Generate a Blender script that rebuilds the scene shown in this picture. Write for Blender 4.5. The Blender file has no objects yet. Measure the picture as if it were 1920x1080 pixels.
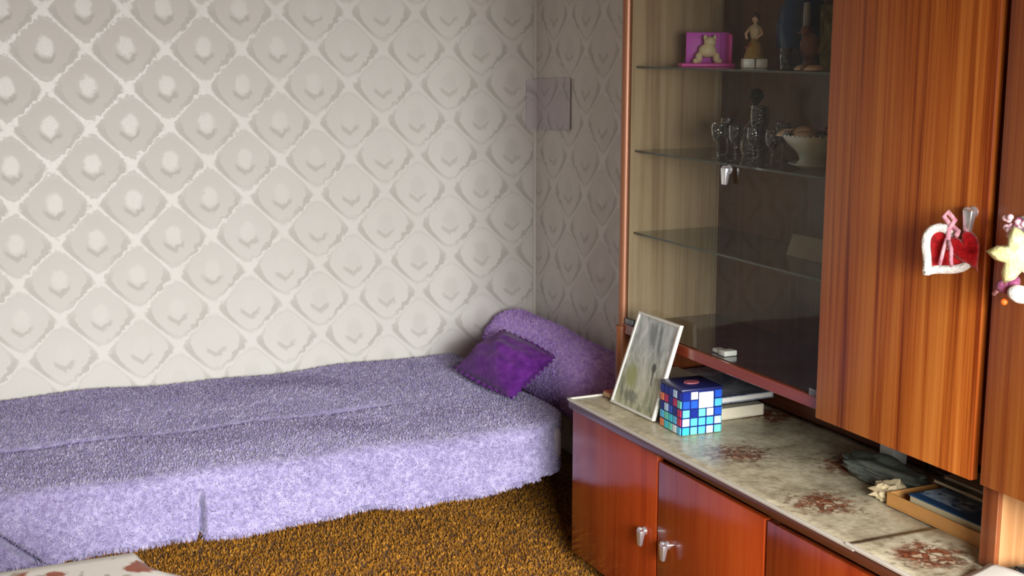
import bpy, bmesh, math, random
import numpy as np
from mathutils import Vector, Matrix
random.seed(7); rng = np.random.default_rng(7)
sc = bpy.context.scene
COL = sc.collection

# ---------------------------------------------------------------- camera, light, exposure
F_PX = 2500.0
PITCH = math.atan(460 / F_PX)
YAW = math.atan(1160 / math.hypot(F_PX, 460))
cd = bpy.data.cameras.new('camera'); cam = bpy.data.objects.new('camera', cd); COL.objects.link(cam)
cd.sensor_width = 36.0; cd.lens = 36.0 * F_PX / 1920.0; cd.clip_start = 0.05
cam.location = (0, 0, 1.65)
cam.rotation_euler = (math.pi / 2 - PITCH, 0, -YAW)
sc.camera = cam
w = bpy.data.worlds.new('world'); sc.world = w; w.use_nodes = True
w.node_tree.nodes['Background'].inputs[0].default_value = (0.75, 0.85, 1.0, 1)
w.node_tree.nodes['Background'].inputs[1].default_value = 1.0
# daylight entering through the window behind the camera
WX0, WX1, WZ0, WZ1, WY = 0.05, 2.05, 0.60, 2.05, -0.90
ld = bpy.data.lights.new('window_daylight', 'AREA'); ld.shape = 'RECTANGLE'
ld.size = WX1 - WX0 - 0.12; ld.size_y = WZ1 - WZ0 - 0.12; ld.energy = 150; ld.spread = math.radians(84); ld.color = (0.97, 0.985, 1.0)
lo = bpy.data.objects.new('window_daylight', ld); COL.objects.link(lo)
lo.location = ((WX0 + WX1) / 2, WY + 0.03, (WZ0 + WZ1) / 2)
lo.rotation_euler = (math.radians(90 - 27), 0, math.radians(1))
vs = sc.view_settings
vs.view_transform = 'Standard'; vs.look = 'None'; vs.gamma = 1.0; vs.exposure = -0.05; vs.use_curve_mapping = False
sc.cycles.use_denoising = True
sc.cycles.max_bounces = 10; sc.cycles.transparent_max_bounces = 24

# ---------------------------------------------------------------- materials
def srgb(r, g, b):
    f = lambda c: (c / 12.92 if c <= 0.04045 else ((c + 0.055) / 1.055) ** 2.4)
    return (f(r / 255), f(g / 255), f(b / 255), 1.0)

class NT:
    def __init__(s, name):
        s.m = bpy.data.materials.new(name); s.m.use_nodes = True
        s.t = s.m.node_tree; s.n = s.t.nodes; s.b = s.n['Principled BSDF']; s.out = s.n['Material Output']
    def add(s, typ, **kw):
        x = s.n.new(typ)
        for k, v in kw.items(): setattr(x, k, v)
        return x
    def put(s, sock, v):
        if isinstance(v, bpy.types.NodeSocket): s.t.links.new(v, sock)
        else: sock.default_value = v
    def math(s, op, a, b=0.0, c=0.0, clamp=False):
        x = s.add('ShaderNodeMath', operation=op, use_clamp=clamp)
        s.put(x.inputs[0], a); s.put(x.inputs[1], b)
        if len(x.inputs) > 2: s.put(x.inputs[2], c)
        return x.outputs[0]
    def step(s, v, a, b):      # smoothstep, 0 at a, 1 at b
        x = s.add('ShaderNodeMapRange', interpolation_type='SMOOTHSTEP')
        s.put(x.inputs['Value'], v); x.inputs['From Min'].default_value = a; x.inputs['From Max'].default_value = b
        return x.outputs[0]
    def mix(s, f, a, b):
        x = s.add('ShaderNodeMix', data_type='RGBA'); s.put(x.inputs[0], f); s.put(x.inputs[6], a); s.put(x.inputs[7], b)
        return x.outputs[2]
    def fmix(s, f, a, b):
        x = s.add('ShaderNodeMix', data_type='FLOAT'); s.put(x.inputs[0], f); s.put(x.inputs[2], a); s.put(x.inputs[3], b)
        return x.outputs[0]
    def obj(s): return s.add('ShaderNodeTexCoord').outputs['Object']
    def pos(s): return s.add('ShaderNodeNewGeometry').outputs['Position']
    def mapping(s, v, scale=(1, 1, 1), loc=(0, 0, 0), rot=(0, 0, 0)):
        x = s.add('ShaderNodeMapping'); s.put(x.inputs[0], v)
        x.inputs['Scale'].default_value = scale; x.inputs['Location'].default_value = loc; x.inputs['Rotation'].default_value = rot
        return x.outputs[0]
    def noise(s, v, scale=5, detail=2, rough=0.5, dist=0.0):
        x = s.add('ShaderNodeTexNoise'); s.put(x.inputs['Vector'], v)
        x.inputs['Scale'].default_value = scale; x.inputs['Detail'].default_value = detail
        x.inputs['Roughness'].default_value = rough; x.inputs['Distortion'].default_value = dist
        return x.outputs['Fac']
    def vor(s, v, scale=5, feature='F1', out='Distance'):
        x = s.add('ShaderNodeTexVoronoi', feature=feature); s.put(x.inputs['Vector'], v); x.inputs['Scale'].default_value = scale
        return x.outputs[out]
    def ramp(s, f, stops):
        x = s.add('ShaderNodeValToRGB'); s.put(x.inputs[0], f); e = x.color_ramp.elements
        while len(e) < len(stops): e.new(0.5)
        for el, (p, c) in zip(e, stops): el.position = p; el.color = c
        return x.outputs[0]
    def bump(s, h, strength=0.5, dist=0.01):
        x = s.add('ShaderNodeBump'); s.put(x.inputs['Height'], h)
        x.inputs['Strength'].default_value = strength; x.inputs['Distance'].default_value = dist
        s.t.links.new(x.outputs[0], s.b.inputs['Normal'])
    def set(s, **kw):
        names = dict(color='Base Color', rough='Roughness', metal='Metallic', spec='Specular IOR Level', coat='Coat Weight',
                     coat_rough='Coat Roughness', sheen='Sheen Weight', sheen_rough='Sheen Roughness', trans='Transmission Weight', ior='IOR', alpha='Alpha', sheen_tint='Sheen Tint')
        for k, v in kw.items(): s.put(s.b.inputs[names[k]], v)
        return s

MATS = {}
def plain(name, color, rough=0.5, var=0.12, scale=25, **kw):
    if name in MATS: return MATS[name]
    t = NT(name); n = t.noise(t.obj(), scale, 3)
    c2 = tuple(min(1, c * (1 + var)) for c in color[:3]) + (1,); c1 = tuple(c * (1 - var) for c in color[:3]) + (1,)
    t.set(color=t.mix(n, c1, c2), rough=rough, **kw)
    MATS[name] = t.m
    return t.m

def wallpaper(name, axis, u0, g1=(206, 201, 192), g2=(216, 212, 205)):
    t = NT(name); P = 0.277
    sp = t.add('ShaderNodeSeparateXYZ'); t.put(sp.inputs[0], t.pos())
    wob = t.noise(t.pos(), 45, 2)
    wobl = t.math('MULTIPLY', t.math('SUBTRACT', wob, 0.5), 0.10)
    u = t.math('ADD', t.math('DIVIDE', t.math('SUBTRACT', sp.outputs[axis], u0), P), wobl)
    v = t.math('SUBTRACT', t.math('DIVIDE', t.math('SUBTRACT', sp.outputs['Z'], 1.49), P * 1.0), wobl)
    a = t.math('ADD', u, v); b = t.math('SUBTRACT', u, v)
    fa = t.math('SUBTRACT', a, t.math('ROUND', a)); fb = t.math('SUBTRACT', b, t.math('ROUND', b))
    du = t.math('MULTIPLY', t.math('ADD', fa, fb), 0.5); dv = t.math('MULTIPLY', t.math('SUBTRACT', fa, fb), 0.5)
    adu = t.math('ABSOLUTE', du)
    # leafy ogee band: distance to a rounded ogee outline, widest on its lower flanks
    f = t.math('ABSOLUTE', t.math('ADD', t.math('COSINE', t.math('MULTIPLY', u, 2 * math.pi)), t.math('COSINE', t.math('MULTIPLY', v, 2 * math.pi))))
    ring = t.math('ABSOLUTE', t.math('SUBTRACT', f, 0.30))
    flank = t.step(t.math('ABSOLUTE', t.math('ADD', dv, 0.12)), 0.30, 0.05)
    strip = t.step(t.math('SUBTRACT', ring, t.math('MULTIPLY', flank, 0.15)), 0.16, 0.0)
    band = t.math('MULTIPLY', strip, t.fmix(flank, 0.35, 1.0))
    lattice = t.step(t.math('ADD', f, t.math('MULTIPLY', t.math('SUBTRACT', t.noise(t.pos(), 70, 2), 0.5), 0.5)), 0.24, 0.08)
    # flower head in the middle of each cell and the two leaves below it
    e = t.math('SQRT', t.math('ADD', t.math('POWER', t.math('DIVIDE', du, 0.12), 2.0), t.math('POWER', t.math('DIVIDE', t.math('SUBTRACT', dv, 0.03), 0.15), 2.0)))
    head = t.step(e, 1.25, 0.65)
    leaf = t.math('MULTIPLY', t.step(t.math('ABSOLUTE', t.math('SUBTRACT', t.math('ADD', dv, 0.17), t.math('MULTIPLY', adu, 0.7))), 0.06, 0.01), t.step(adu, 0.16, 0.10))
    shine = t.math('MAXIMUM', t.math('MAXIMUM', lattice, t.math('MULTIPLY', strip, 0.7)), head)
    ink = t.math('MAXIMUM', t.math('MAXIMUM', band, t.math('MULTIPLY', head, 0.3)), t.math('MULTIPLY', leaf, 0.75))
    fine = t.noise(t.pos(), 160, 2)
    ink = t.math('MULTIPLY', ink, t.fmix(fine, 0.65, 1.1), clamp=True); shine = t.math('MULTIPLY', shine, t.fmix(fine, 0.65, 1.1), clamp=True)
    stain = t.noise(t.pos(), 2.3, 3)
    ground = t.mix(stain, srgb(*g1), srgb(*g2))
    col = t.mix(t.math('MULTIPLY', ink, 0.52), ground, srgb(140, 134, 122))
    t.set(color=col, rough=t.fmix(shine, 0.66, 0.42), spec=t.fmix(shine, 0.25, 0.48), metal=t.math('MULTIPLY', shine, 0.06))
    t.bump(t.math('ADD', t.math('MULTIPLY', ink, 0.4), t.math('MULTIPLY', t.noise(t.pos(), 7, 2), 1.2)), 0.25, 0.004)
    return t.m
M_wall_back = wallpaper('wallpaper_back', 'X', 0.62, (198, 193, 184), (209, 205, 198))  # same paper as the right wall; ground toned down to offset stronger light
M_wall_right = wallpaper('wallpaper_right', 'Y', 4.56)

def wood(name, dark, mid, light, rough=0.22, coat=0.3, stripe=30.0, axis='z', spec=0.5):
    t = NT(name)
    s = dict(z=(stripe, stripe, 0.55), y=(stripe, 0.55, stripe), x=(0.55, stripe, stripe))[axis]
    v = t.mapping(t.pos(), s)
    n1 = t.noise(v, 1.0, 4, 0.6, 0.35)
    n2 = t.noise(t.mapping(t.pos(), tuple(c * 4 for c in s)), 1.0, 2)
    f = t.math('ADD', t.math('MULTIPLY', n1, 0.75), t.math('MULTIPLY', n2, 0.25))
    t.set(color=t.ramp(f, [(0.36, dark), (0.48, mid), (0.62, light)]), rough=rough, coat=coat, coat_rough=0.08, spec=spec)
    t.bump(f, 0.06, 0.002)
    return t.m
M_wood = wood('veneer_door', srgb(122, 50, 14), srgb(170, 90, 32), srgb(192, 116, 50), rough=0.36, coat=0.0, stripe=34, spec=0.22)
M_gloss = wood('lacquered_door', srgb(134, 46, 14), srgb(156, 58, 20), srgb(168, 70, 26), rough=0.16, coat=0.12, stripe=14, spec=0.40)
M_carc = wood('carcass_veneer', srgb(86, 38, 16), srgb(116, 58, 28), srgb(136, 74, 40), rough=0.3, coat=0.2, stripe=26)
M_side = wood('pale_side_veneer', srgb(130, 80, 42), srgb(166, 114, 68), srgb(186, 136, 90), rough=0.4, coat=0.1, stripe=26)
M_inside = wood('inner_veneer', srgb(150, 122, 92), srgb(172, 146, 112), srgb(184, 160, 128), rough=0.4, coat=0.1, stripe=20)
M_inshaded = wood('shaded_inner_veneer', srgb(78, 48, 32), srgb(96, 62, 42), srgb(110, 74, 52), rough=0.35, coat=0.2, stripe=18)  # darker copy of the inner veneer, shade put into the colour
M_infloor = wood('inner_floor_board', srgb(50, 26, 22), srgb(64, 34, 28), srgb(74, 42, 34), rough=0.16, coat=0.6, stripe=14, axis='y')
M_edge = wood('dark_board_edge', srgb(66, 30, 18), srgb(88, 44, 28), srgb(104, 58, 38), rough=0.3, stripe=20, axis='y')
M_rail = wood('red_brown_rail', srgb(108, 38, 22), srgb(136, 56, 34), srgb(152, 70, 46), rough=0.25, stripe=20, axis='y')
M_copper = plain('copper_lacquer', srgb(146, 96, 68), 0.42, 0.06, metal=0.3)
M_chrome = plain('chrome', (0.80, 0.80, 0.82, 1), 0.26, 0.04, metal=0.85)
M_steel = plain('dull_steel', (0.20, 0.20, 0.21, 1), 0.4, 0.06, metal=0.8)
M_white = plain('white_gloss', srgb(232, 230, 224), 0.35, 0.04)
M_ceil = plain('ceiling_paint', srgb(225, 222, 215), 0.8, 0.03, 4)
M_sidewall = plain('plain_wallpaper', srgb(226, 220, 210), 0.7, 0.05, 6)
M_black = plain('black_plastic', (0.012, 0.012, 0.014, 1), 0.35)

def glass(name, tint, refl=1.0, facet=0):
    t = NT(name); t.n.remove(t.b)
    tr = t.add('ShaderNodeBsdfTransparent'); tr.inputs[0].default_value = tint
    gl = t.add('ShaderNodeBsdfGlossy'); gl.inputs['Roughness'].default_value = 0.02
    fr = t.add('ShaderNodeFresnel'); fr.inputs[0].default_value = 1.5
    mx = t.add('ShaderNodeMixShader')
    if facet:
        bp = t.add('ShaderNodeBump'); bp.inputs['Strength'].default_value = 1.0; bp.inputs['Distance'].default_value = .004
        t.put(bp.inputs['Height'], t.vor(t.pos(), facet)); t.t.links.new(bp.outputs[0], gl.inputs['Normal'])
    smear = t.noise(t.pos(), 9, 2)
    front = t.math('SUBTRACT', 1.0, t.add('ShaderNodeNewGeometry').outputs['Backfacing'])
    t.put(mx.inputs[0], t.math('MULTIPLY', t.math('MULTIPLY', fr.outputs[0], front), t.fmix(smear, refl * 0.9, refl * 1.1), clamp=True))
    t.t.links.new(tr.outputs[0], mx.inputs[1]); t.t.links.new(gl.outputs[0], mx.inputs[2])
    t.t.links.new(mx.outputs[0], t.out.inputs[0])
    return t.m
M_glass = glass('clear_glass', (0.90, 0.91, 0.89, 1), 0.5)
M_shelf = glass('shelf_glass', (0.80, 0.84, 0.80, 1), 1.0)
M_shelfedge = plain('shelf_glass_edge', srgb(70, 70, 56), 0.2, 0.1)
M_crystal = glass('cut_crystal', (0.70, 0.70, 0.73, 1), 3.5, 110)

def plush(name, c1, c2, c3, scale=65, sheen=0.5, bump=0.7):
    t = NT(name)
    n = t.noise(t.pos(), scale, 3, 0.6); n2 = t.noise(t.pos(), 6, 2)
    f = t.math('ADD', t.math('MULTIPLY', n, 0.8), t.math('MULTIPLY', n2, 0.2))
    t.set(color=t.ramp(f, [(0.32, c1), (0.5, c2), (0.68, c3)]), rough=0.9, sheen=sheen, sheen_rough=0.5, spec=0.1)
    t.bump(n, bump, 0.012)
    return t.m
M_spread = plush('lilac_plush', srgb(124, 113, 152), srgb(152, 142, 180), srgb(178, 170, 202), 60)
M_spread_pile = plush('lilac_pile', srgb(122, 111, 150), srgb(155, 145, 181), srgb(192, 184, 208), 45, 0.4, 0.1)
M_bolster = plush('violet_plush', srgb(172, 132, 212), srgb(200, 162, 234), srgb(220, 190, 242), 55)
M_cushion = plush('purple_satin', srgb(78, 26, 106), srgb(98, 38, 126), srgb(118, 54, 144), 30, 0.1, 0.15)
M_carpet = plush('brown_carpet', srgb(84, 52, 12), srgb(124, 80, 24), srgb(160, 110, 40), 70, 0.1)
M_pile = plush('carpet_yarn', srgb(106, 66, 16), srgb(146, 96, 28), srgb(194, 138, 54), 60, 0.1, 0.1)

# ---------------------------------------------------------------- mesh helpers
def new_bm(): return bmesh.new()
def box(bm, x0, x1, y0, y1, z0, z1, bev=0.0, seg=2):
    r = bmesh.ops.create_cube(bm, size=1.0, matrix=Matrix.Translation(((x0 + x1) / 2, (y0 + y1) / 2, (z0 + z1) / 2)) @ Matrix.Diagonal((abs(x1 - x0), abs(y1 - y0), abs(z1 - z0), 1)))
    if bev > 0:
        es = list({e for v in r['verts'] for e in v.link_edges})
        bmesh.ops.bevel(bm, geom=es, offset=bev, segments=seg, profile=0.5, affect='EDGES')
    return bm
def cyl(bm, p0, p1, r0, r1=None, n=16):
    p0, p1 = Vector(p0), Vector(p1); d = p1 - p0
    mt = Matrix.Translation((p0 + p1) / 2) @ d.to_track_quat('Z', 'Y').to_matrix().to_4x4()
    bmesh.ops.create_cone(bm, cap_ends=True, segments=n, radius1=r0, radius2=r0 if r1 is None else r1, depth=d.length, matrix=mt)
    return bm
def ball(bm, c, r, sub=2, sc_=(1, 1, 1), rot=None):
    mt = Matrix.Translation(c) @ (rot.to_4x4() if rot else Matrix.Identity(4)) @ Matrix.Diagonal((r * sc_[0], r * sc_[1], r * sc_[2], 1))
    bmesh.ops.create_icosphere(bm, subdivisions=sub, radius=1.0, matrix=mt); return bm
def lathe(bm, prof, c=(0, 0, 0), n=24):
    rings = []
    for r, z in prof:
        if r < 1e-5: rings.append([bm.verts.new((c[0], c[1], c[2] + z))])
        else: rings.append([bm.verts.new((c[0] + r * math.cos(2 * math.pi * k / n), c[1] + r * math.sin(2 * math.pi * k / n), c[2] + z)) for k in range(n)])
    for a, b in zip(rings, rings[1:]):
        for k in range(n):
            k2 = (k + 1) % n
            if len(a) == 1 and len(b) == 1: continue
            if len(a) == 1: bm.faces.new((a[0], b[k], b[k2]))
            elif len(b) == 1: bm.faces.new((a[k], b[0], a[k2]))
            else: bm.faces.new((a[k], a[k2], b[k2], b[k]))
    bmesh.ops.recalc_face_normals(bm, faces=bm.faces)
    return bm
def tube(bm, pts, r, n=8, closed=False):
    pts = [Vector(p) for p in pts]; rings = []; N = len(pts)
    prev = None
    for i, p in enumerate(pts):
        t = (pts[(i + 1) % N] - pts[i - 1]) if closed else (pts[min(i + 1, N - 1)] - pts[max(i - 1, 0)])
        t.normalize()
        if prev is None: a = t.orthogonal().normalized()
        else: a = (prev - t * prev.dot(t)).normalized()
        prev = a; b = t.cross(a); rr = r[i] if isinstance(r, (list, tuple)) else r
        rings.append([bm.verts.new(p + rr * (a * math.cos(2 * math.pi * k / n) + b * math.sin(2 * math.pi * k / n))) for k in range(n)])
    m = N if closed else N - 1
    for i in range(m):
        A, B = rings[i], rings[(i + 1) % N]
        for k in range(n): bm.faces.new((A[k], A[(k + 1) % n], B[(k + 1) % n], B[k]))
    if not closed:
        bm.faces.new(list(reversed(rings[0]))); bm.faces.new(rings[-1])
    bmesh.ops.recalc_face_normals(bm, faces=bm.faces)
    return bm
def sheet(bm, P, thick=0.0):
    """P: grid of points -> surface (optionally with thickness along its normals)"""
    V = [[bm.verts.new(p) for p in row] for row in P]
    for i in range(len(V) - 1):
        for j in range(len(V[0]) - 1):
            bm.faces.new((V[i][j], V[i + 1][j], V[i + 1][j + 1], V[i][j + 1]))
    bmesh.ops.recalc_face_normals(bm, faces=bm.faces)
    if thick: bmesh.ops.solidify(bm, geom=list(bm.faces), thickness=thick)
    return bm
def prism(bm, poly, z0, z1):
    a = [bm.verts.new((x, y, z0)) for x, y in poly]; b = [bm.verts.new((x, y, z1)) for x, y in poly]; n = len(poly)
    bm.faces.new(list(reversed(a))); bm.faces.new(b)
    for k in range(n): bm.faces.new((a[k], a[(k + 1) % n], b[(k + 1) % n], b[k]))
    bmesh.ops.recalc_face_normals(bm, faces=bm.faces); return bm

def origin(o):
    v = Vector((0, 0, 0))
    while o is not None: v += o.location; o = o.parent
    return v
def obj(name, bm, mat, parent=None, smooth=False, local=False, loc=None):
    """one mesh object; geometry is given in room coordinates unless local"""
    me = bpy.data.meshes.new(name)
    if parent is not None and not local: bmesh.ops.translate(bm, vec=-origin(parent), verts=bm.verts)
    if parent is None and loc is not None and not local: bmesh.ops.translate(bm, vec=-Vector(loc), verts=bm.verts)
    bm.to_mesh(me); bm.free()
    if smooth:
        for p in me.polygons: p.use_smooth = True
        if smooth == 'auto': me.set_sharp_from_angle(angle=math.radians(40))
    me.materials.append(mat)
    o = bpy.data.objects.new(name, me); COL.objects.link(o); o.parent = parent
    if loc is not None and parent is None: o.location = loc
    return o
def tag(o, label, cat, group=None):
    o['label'] = label; o['category'] = cat
    if group: o['group'] = group
    return o
def thing(name, loc, label, cat, group=None, rz=0.0):
    o = bpy.data.objects.new(name, None); COL.objects.link(o); o.location = loc; o.rotation_euler = (0, 0, rz)
    o.empty_display_size = 0.1
    return tag(o, label, cat, group)
def struct(name, bm, mat, parent=None):
    o = obj(name, bm, mat, parent)
    if parent is None: o['kind'] = 'structure'
    return o
def B(*a, **k): return box(new_bm(), *a, **k)
def instance(src, parent=None, loc=(0, 0, 0), rot=(0, 0, 0), scale=(1, 1, 1)):
    o = src.copy(); COL.objects.link(o); o.parent = parent; o.location = loc; o.rotation_euler = rot; o.scale = scale
    return o
def copy_tree(o, loc, rz=None, parent=None):
    c = o.copy(); COL.objects.link(c); c.parent = parent; c.location = loc
    if rz is not None: c.rotation_euler = (0, 0, rz)
    for ch in o.children:
        d = ch.copy(); COL.objects.link(d); d.parent = c
    return c

# ---------------------------------------------------------------- room shell
XL, XR, YB, YF, ZC = -2.30, 2.39, 5.00, -0.90, 2.60
struct('floor', B(XL - .1, XR + .1, YF - .1, YB + .1, -0.06, -0.004), plain('floor_boards', srgb(110, 70, 36), 0.5))
struct('ceiling', B(XL - .1, XR + .1, YF - .1, YB + .1, ZC, ZC + .06), M_ceil)
struct('wall_back', B(XL - .1, XR + .1, YB, YB + .1, 0, ZC), M_wall_back)
wr = struct('wall_right', B(XR, XR + .1, YF - .1, YB, 0, ZC), M_wall_right)
struct('wall_left', B(XL - .1, XL, YF - .1, YB, 0, ZC), M_sidewall)
bm = new_bm()
for a in ((XL, WX0, 0, ZC), (WX1, XR, 0, ZC), (WX0, WX1, 0, WZ0), (WX0, WX1, WZ1, ZC)):
    box(bm, a[0], a[1], YF - .1, YF, a[2], a[3])
struct('wall_front', bm, M_sidewall)
win = bpy.data.objects.new('window_1', None); COL.objects.link(win); win.location = ((WX0 + WX1) / 2, YF - .05, WZ0); win['kind'] = 'structure'
bm = new_bm(); fw_ = 0.06
for a in ((WX0, WX0 + fw_, WZ0, WZ1), (WX1 - fw_, WX1, WZ0, WZ1), (WX0, WX1, WZ0, WZ0 + fw_), (WX0, WX1, WZ1 - fw_, WZ1), ((WX0 + WX1) / 2 - .035, (WX0 + WX1) / 2 + .035, WZ0, WZ1)):
    box(bm, a[0], a[1], YF - .09, YF - .03, a[2], a[3])
obj('window_frame', bm, M_white, win)
for a, b in ((WX0 + fw_, (WX0 + WX1) / 2 - .035), ((WX0 + WX1) / 2 + .035, WX1 - fw_)):
    obj('pane', B(a, b, YF - .065, YF - .06, WZ0 + fw_, WZ1 - fw_), M_glass, win)
obj('window_sill', B(WX0 - .05, WX1 + .05, YF - .03, YF + .12, WZ0 - .05, WZ0 - .01, bev=.004), M_white, win)
# narrow pale strip where the two papers meet, and a patch of newer paper pasted over the corner
struct('trim_1', B(XR - .012, XR, YB - .004, YB, 0, ZC), plain('pale_paper_strip', srgb(206, 200, 190), 0.6, 0.04))
M_patch = wallpaper('wallpaper_patch', 'Y', 4.63, (186, 178, 180), (200, 192, 194))
bm = new_bm()
g = [[(2.345, 4.996, z) for z in (1.30, 1.38, 1.50)], [(2.375, 4.993, z) for z in (1.30, 1.38, 1.50)], [(2.384, 4.98, z) for z in (1.30, 1.38, 1.505)],
     [(2.387, 4.84, z) for z in (1.305, 1.39, 1.51)], [(2.385, 4.68, z) for z in (1.315, 1.40, 1.515)]]
obj('wallpaper_patch', sheet(bm, g, 0.001), M_patch, wr)
struct('baseboard_back', B(XL, XR, YB - .02, YB, 0, .07), M_edge)

# ---------------------------------------------------------------- carpet with a short looped pile
carpet = obj('carpet', B(XL + .02, XR - .02, YF + .05, YB - .03, -0.004, 0.006), M_carpet)
tag(carpet, 'golden brown short-pile carpet covering the floor below the bed', 'carpet')
def tufts(name, P, N, length, width, mat, parent, lean=0.5):
    """short yarn ends standing on the points P along the normals N, one mesh"""
    n = len(P)
    d = N + rng.normal(0, lean, (n, 3)); d /= np.linalg.norm(d, axis=1)[:, None]
    s = np.cross(d, rng.normal(0, 1, (n, 3))); s /= np.linalg.norm(s, axis=1)[:, None]
    L = (length * rng.uniform(0.6, 1.25, n))[:, None]; Wd = (width * rng.uniform(0.7, 1.3, n))[:, None]
    V = np.stack([P - s * Wd, P + s * Wd, P + d * L * .7 + s * Wd * .8, P + d * L, P + d * L * .7 - s * Wd * .8], 1).reshape(-1, 3)
    me = bpy.data.meshes.new(name); me.vertices.add(n * 5); me.vertices.foreach_set('co', (V - np.array(origin(parent))).ravel())
    me.loops.add(n * 5); me.loops.foreach_set('vertex_index', np.arange(n * 5, dtype=np.int32))
    me.polygons.add(n); me.polygons.foreach_set('loop_start', np.arange(n, dtype=np.int32) * 5)
    me.update(calc_edges=True); me.validate(); me.materials.append(mat)
    o = bpy.data.objects.new(name, me); COL.objects.link(o); o.parent = parent; o['kind'] = 'stuff'
    return o
n = 130000
P = np.stack([rng.uniform(-0.3, 2.2, n), rng.uniform(2.3, 4.8, n), np.full(n, 0.005)], 1)
tufts('pile', P, np.tile([0, 0, 1.0], (n, 1)), 0.014, 0.0028, M_pile, carpet, 0.55)

# ---------------------------------------------------------------- sofa bed under the bedspread
BX0, BX1, BY0, BY1, BT = -0.15, 2.03, 3.86, 4.97, 0.385
sofa = thing('sofa_bed', (0.95, 4.4, 0), 'low unfolded sofa bed on short legs hidden under the lilac bedspread', 'bed')
obj('base', B(BX0 + .12, BX1 - .16, BY0 + .42, BY1 - .04, 0.13, 0.24, bev=.01), M_edge, sofa)
for a, b in ((BY0 + .05, 4.315), (4.325, BY1 - .03)):
    obj('mattress', B(BX0 + .05, BX1 - .05, a, b, 0.24, BT - .02, bev=.03, seg=3), plain('ticking', srgb(170, 160, 170), .8), sofa, True)
for x in (BX0 + .25, BX1 - .3):
    for y in (BY0 + .55, BY1 - .12):
        obj('leg', cyl(new_bm(), (x, y, 0.006), (x, y, .13), .02, .028, 12), M_edge, sofa, True)

def spread_pos(a, b):
    """a: metres along the bed, b: metres across from the wall; both run on over the edges"""
    rnd = 0.045; drop = 0.190
    def fold(t, lo, hi, wall=False):
        # returns coordinate and drop
        if t > hi - rnd:
            s = t - (hi - rnd); q = rnd * math.pi / 2
            if s < q: return hi - rnd + rnd * math.sin(s / rnd), rnd * (1 - math.cos(s / rnd))
            return hi + 0.02 * min(1, (s - q) / .15), rnd + (s - q)
        if t < lo + rnd and not wall:
            x, dz = fold(-t, -hi, -lo, True); return -x, dz
        return t, 0.0
    x, dx = fold(a, BX0, BX1)
    y, dy = fold(-b, -BY1, -BY0, True); y = -y
    R = 0.24
    for ex, sg in ((BX1 - R, 1), (BX0 + R, -1)):      # rounded corners in plan at the front
        if (x - ex) * sg > 0 and y < BY0 + R:
            vx, vy = x - ex, y - (BY0 + R); d = math.hypot(vx, vy)
            if d > R:
                k = R / d; over = d - R; x, y = ex + vx * k, BY0 + R + vy * k
                dx = max(dx, over * 0.9)
    dz = max(dx, dy)
    hem = drop + 0.006 * math.sin(a * 9.0) + 0.004 * math.sin(a * 23 + 1) - 0.012 * (a - 0.9)
    z = BT - min(dz, hem + 0.0)
    if dz < 0.02:
        z += 0.012 * math.exp(-((y - 4.62) / .22) ** 2) + 0.010 * math.exp(-((y - 4.05) / .16) ** 2)
        z += 0.006 * math.sin(a * 5.1 + y * 3) * math.sin(y * 7.3) + 0.004 * math.sin(a * 13 + y * 9)
        fade = max(0, min(1, (1.65 - a) / .5))
        z -= 0.030 * fade * math.exp(-((y - 4.32 - 0.006 * math.sin(a * 6)) / .012) ** 2)
    if dy > 0.05:
        kk = min(1, (dy - .05) / .06)
        # hanging folds; one deep crease, one slanting at the foot end
        y += kk * (0.007 * math.sin(a * 12.0) + 0.004 * math.sin(a * 29 + 2))
        y += kk * 0.070 * math.exp(-((a - 0.742 + .05 * dy) / .008) ** 2)
        y += kk * 0.06 * math.exp(-((a - 0.12 - 1.2 * (dy - .08)) / .014) ** 2) * min(1, dy / .12)
    return x, y, z
na, nb = 620, 190
A = np.linspace(BX0 - .26, BX1 + .26, na); Bv = np.linspace(BY1, BY0 - .25, nb)
grid = [[spread_pos(a, b) for b in Bv] for a in A]
bm = sheet(new_bm(), grid)
bmesh.ops.remove_doubles(bm, verts=bm.verts, dist=0.0006)
spread = obj('bedspread', bm, M_spread, None, True, loc=(0.95, 4.4, BT))
tag(spread, 'fluffy lilac bedspread draped over the whole sofa bed', 'bedspread')
G = np.array(grid); n = 170000
ai = rng.uniform(0, na - 1.001, n); bi = rng.uniform(0, nb - 1.001, n)
i, j = ai.astype(int), bi.astype(int); fa, fb = (ai - i)[:, None], (bi - j)[:, None]
P = (G[i, j] * (1 - fa) + G[i + 1, j] * fa) * (1 - fb) + (G[i, j + 1] * (1 - fa) + G[i + 1, j + 1] * fa) * fb
N = np.cross(G[i + 1, j] - G[i, j], G[i, j + 1] - G[i, j]); L = np.linalg.norm(N, axis=1); ok = L > 1e-7
ok &= ~((np.abs(P[:, 1] - 4.32 - .006 * np.sin(P[:, 0] * 6)) < .010) & (P[:, 0] < 1.45)) & ~((np.abs(P[:, 0] - .737) < .010) & (P[:, 2] < BT - .06))
P, N = P[ok], N[ok] / L[ok][:, None]
cc = np.array([0.95, 4.4, 0.1]); N *= np.where(((P - cc) * N).sum(1) < 0, -1, 1)[:, None]
tufts('pile', P, N, 0.0065, 0.0017, M_spread_pile, spread, 0.8)
# fringe of loose threads along the front hem
hp = []
for a in np.linspace(BX0 + .05, BX1 - .15, 2600):
    x, y, z = spread_pos(a, BY0 - .25); hp.append((x, y, z))
hp = np.array(hp); tufts('fringe', hp, np.tile([0, -.15, -1.0], (len(hp), 1)), 0.016, 0.0016, M_spread_pile, spread, 0.35)

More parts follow.
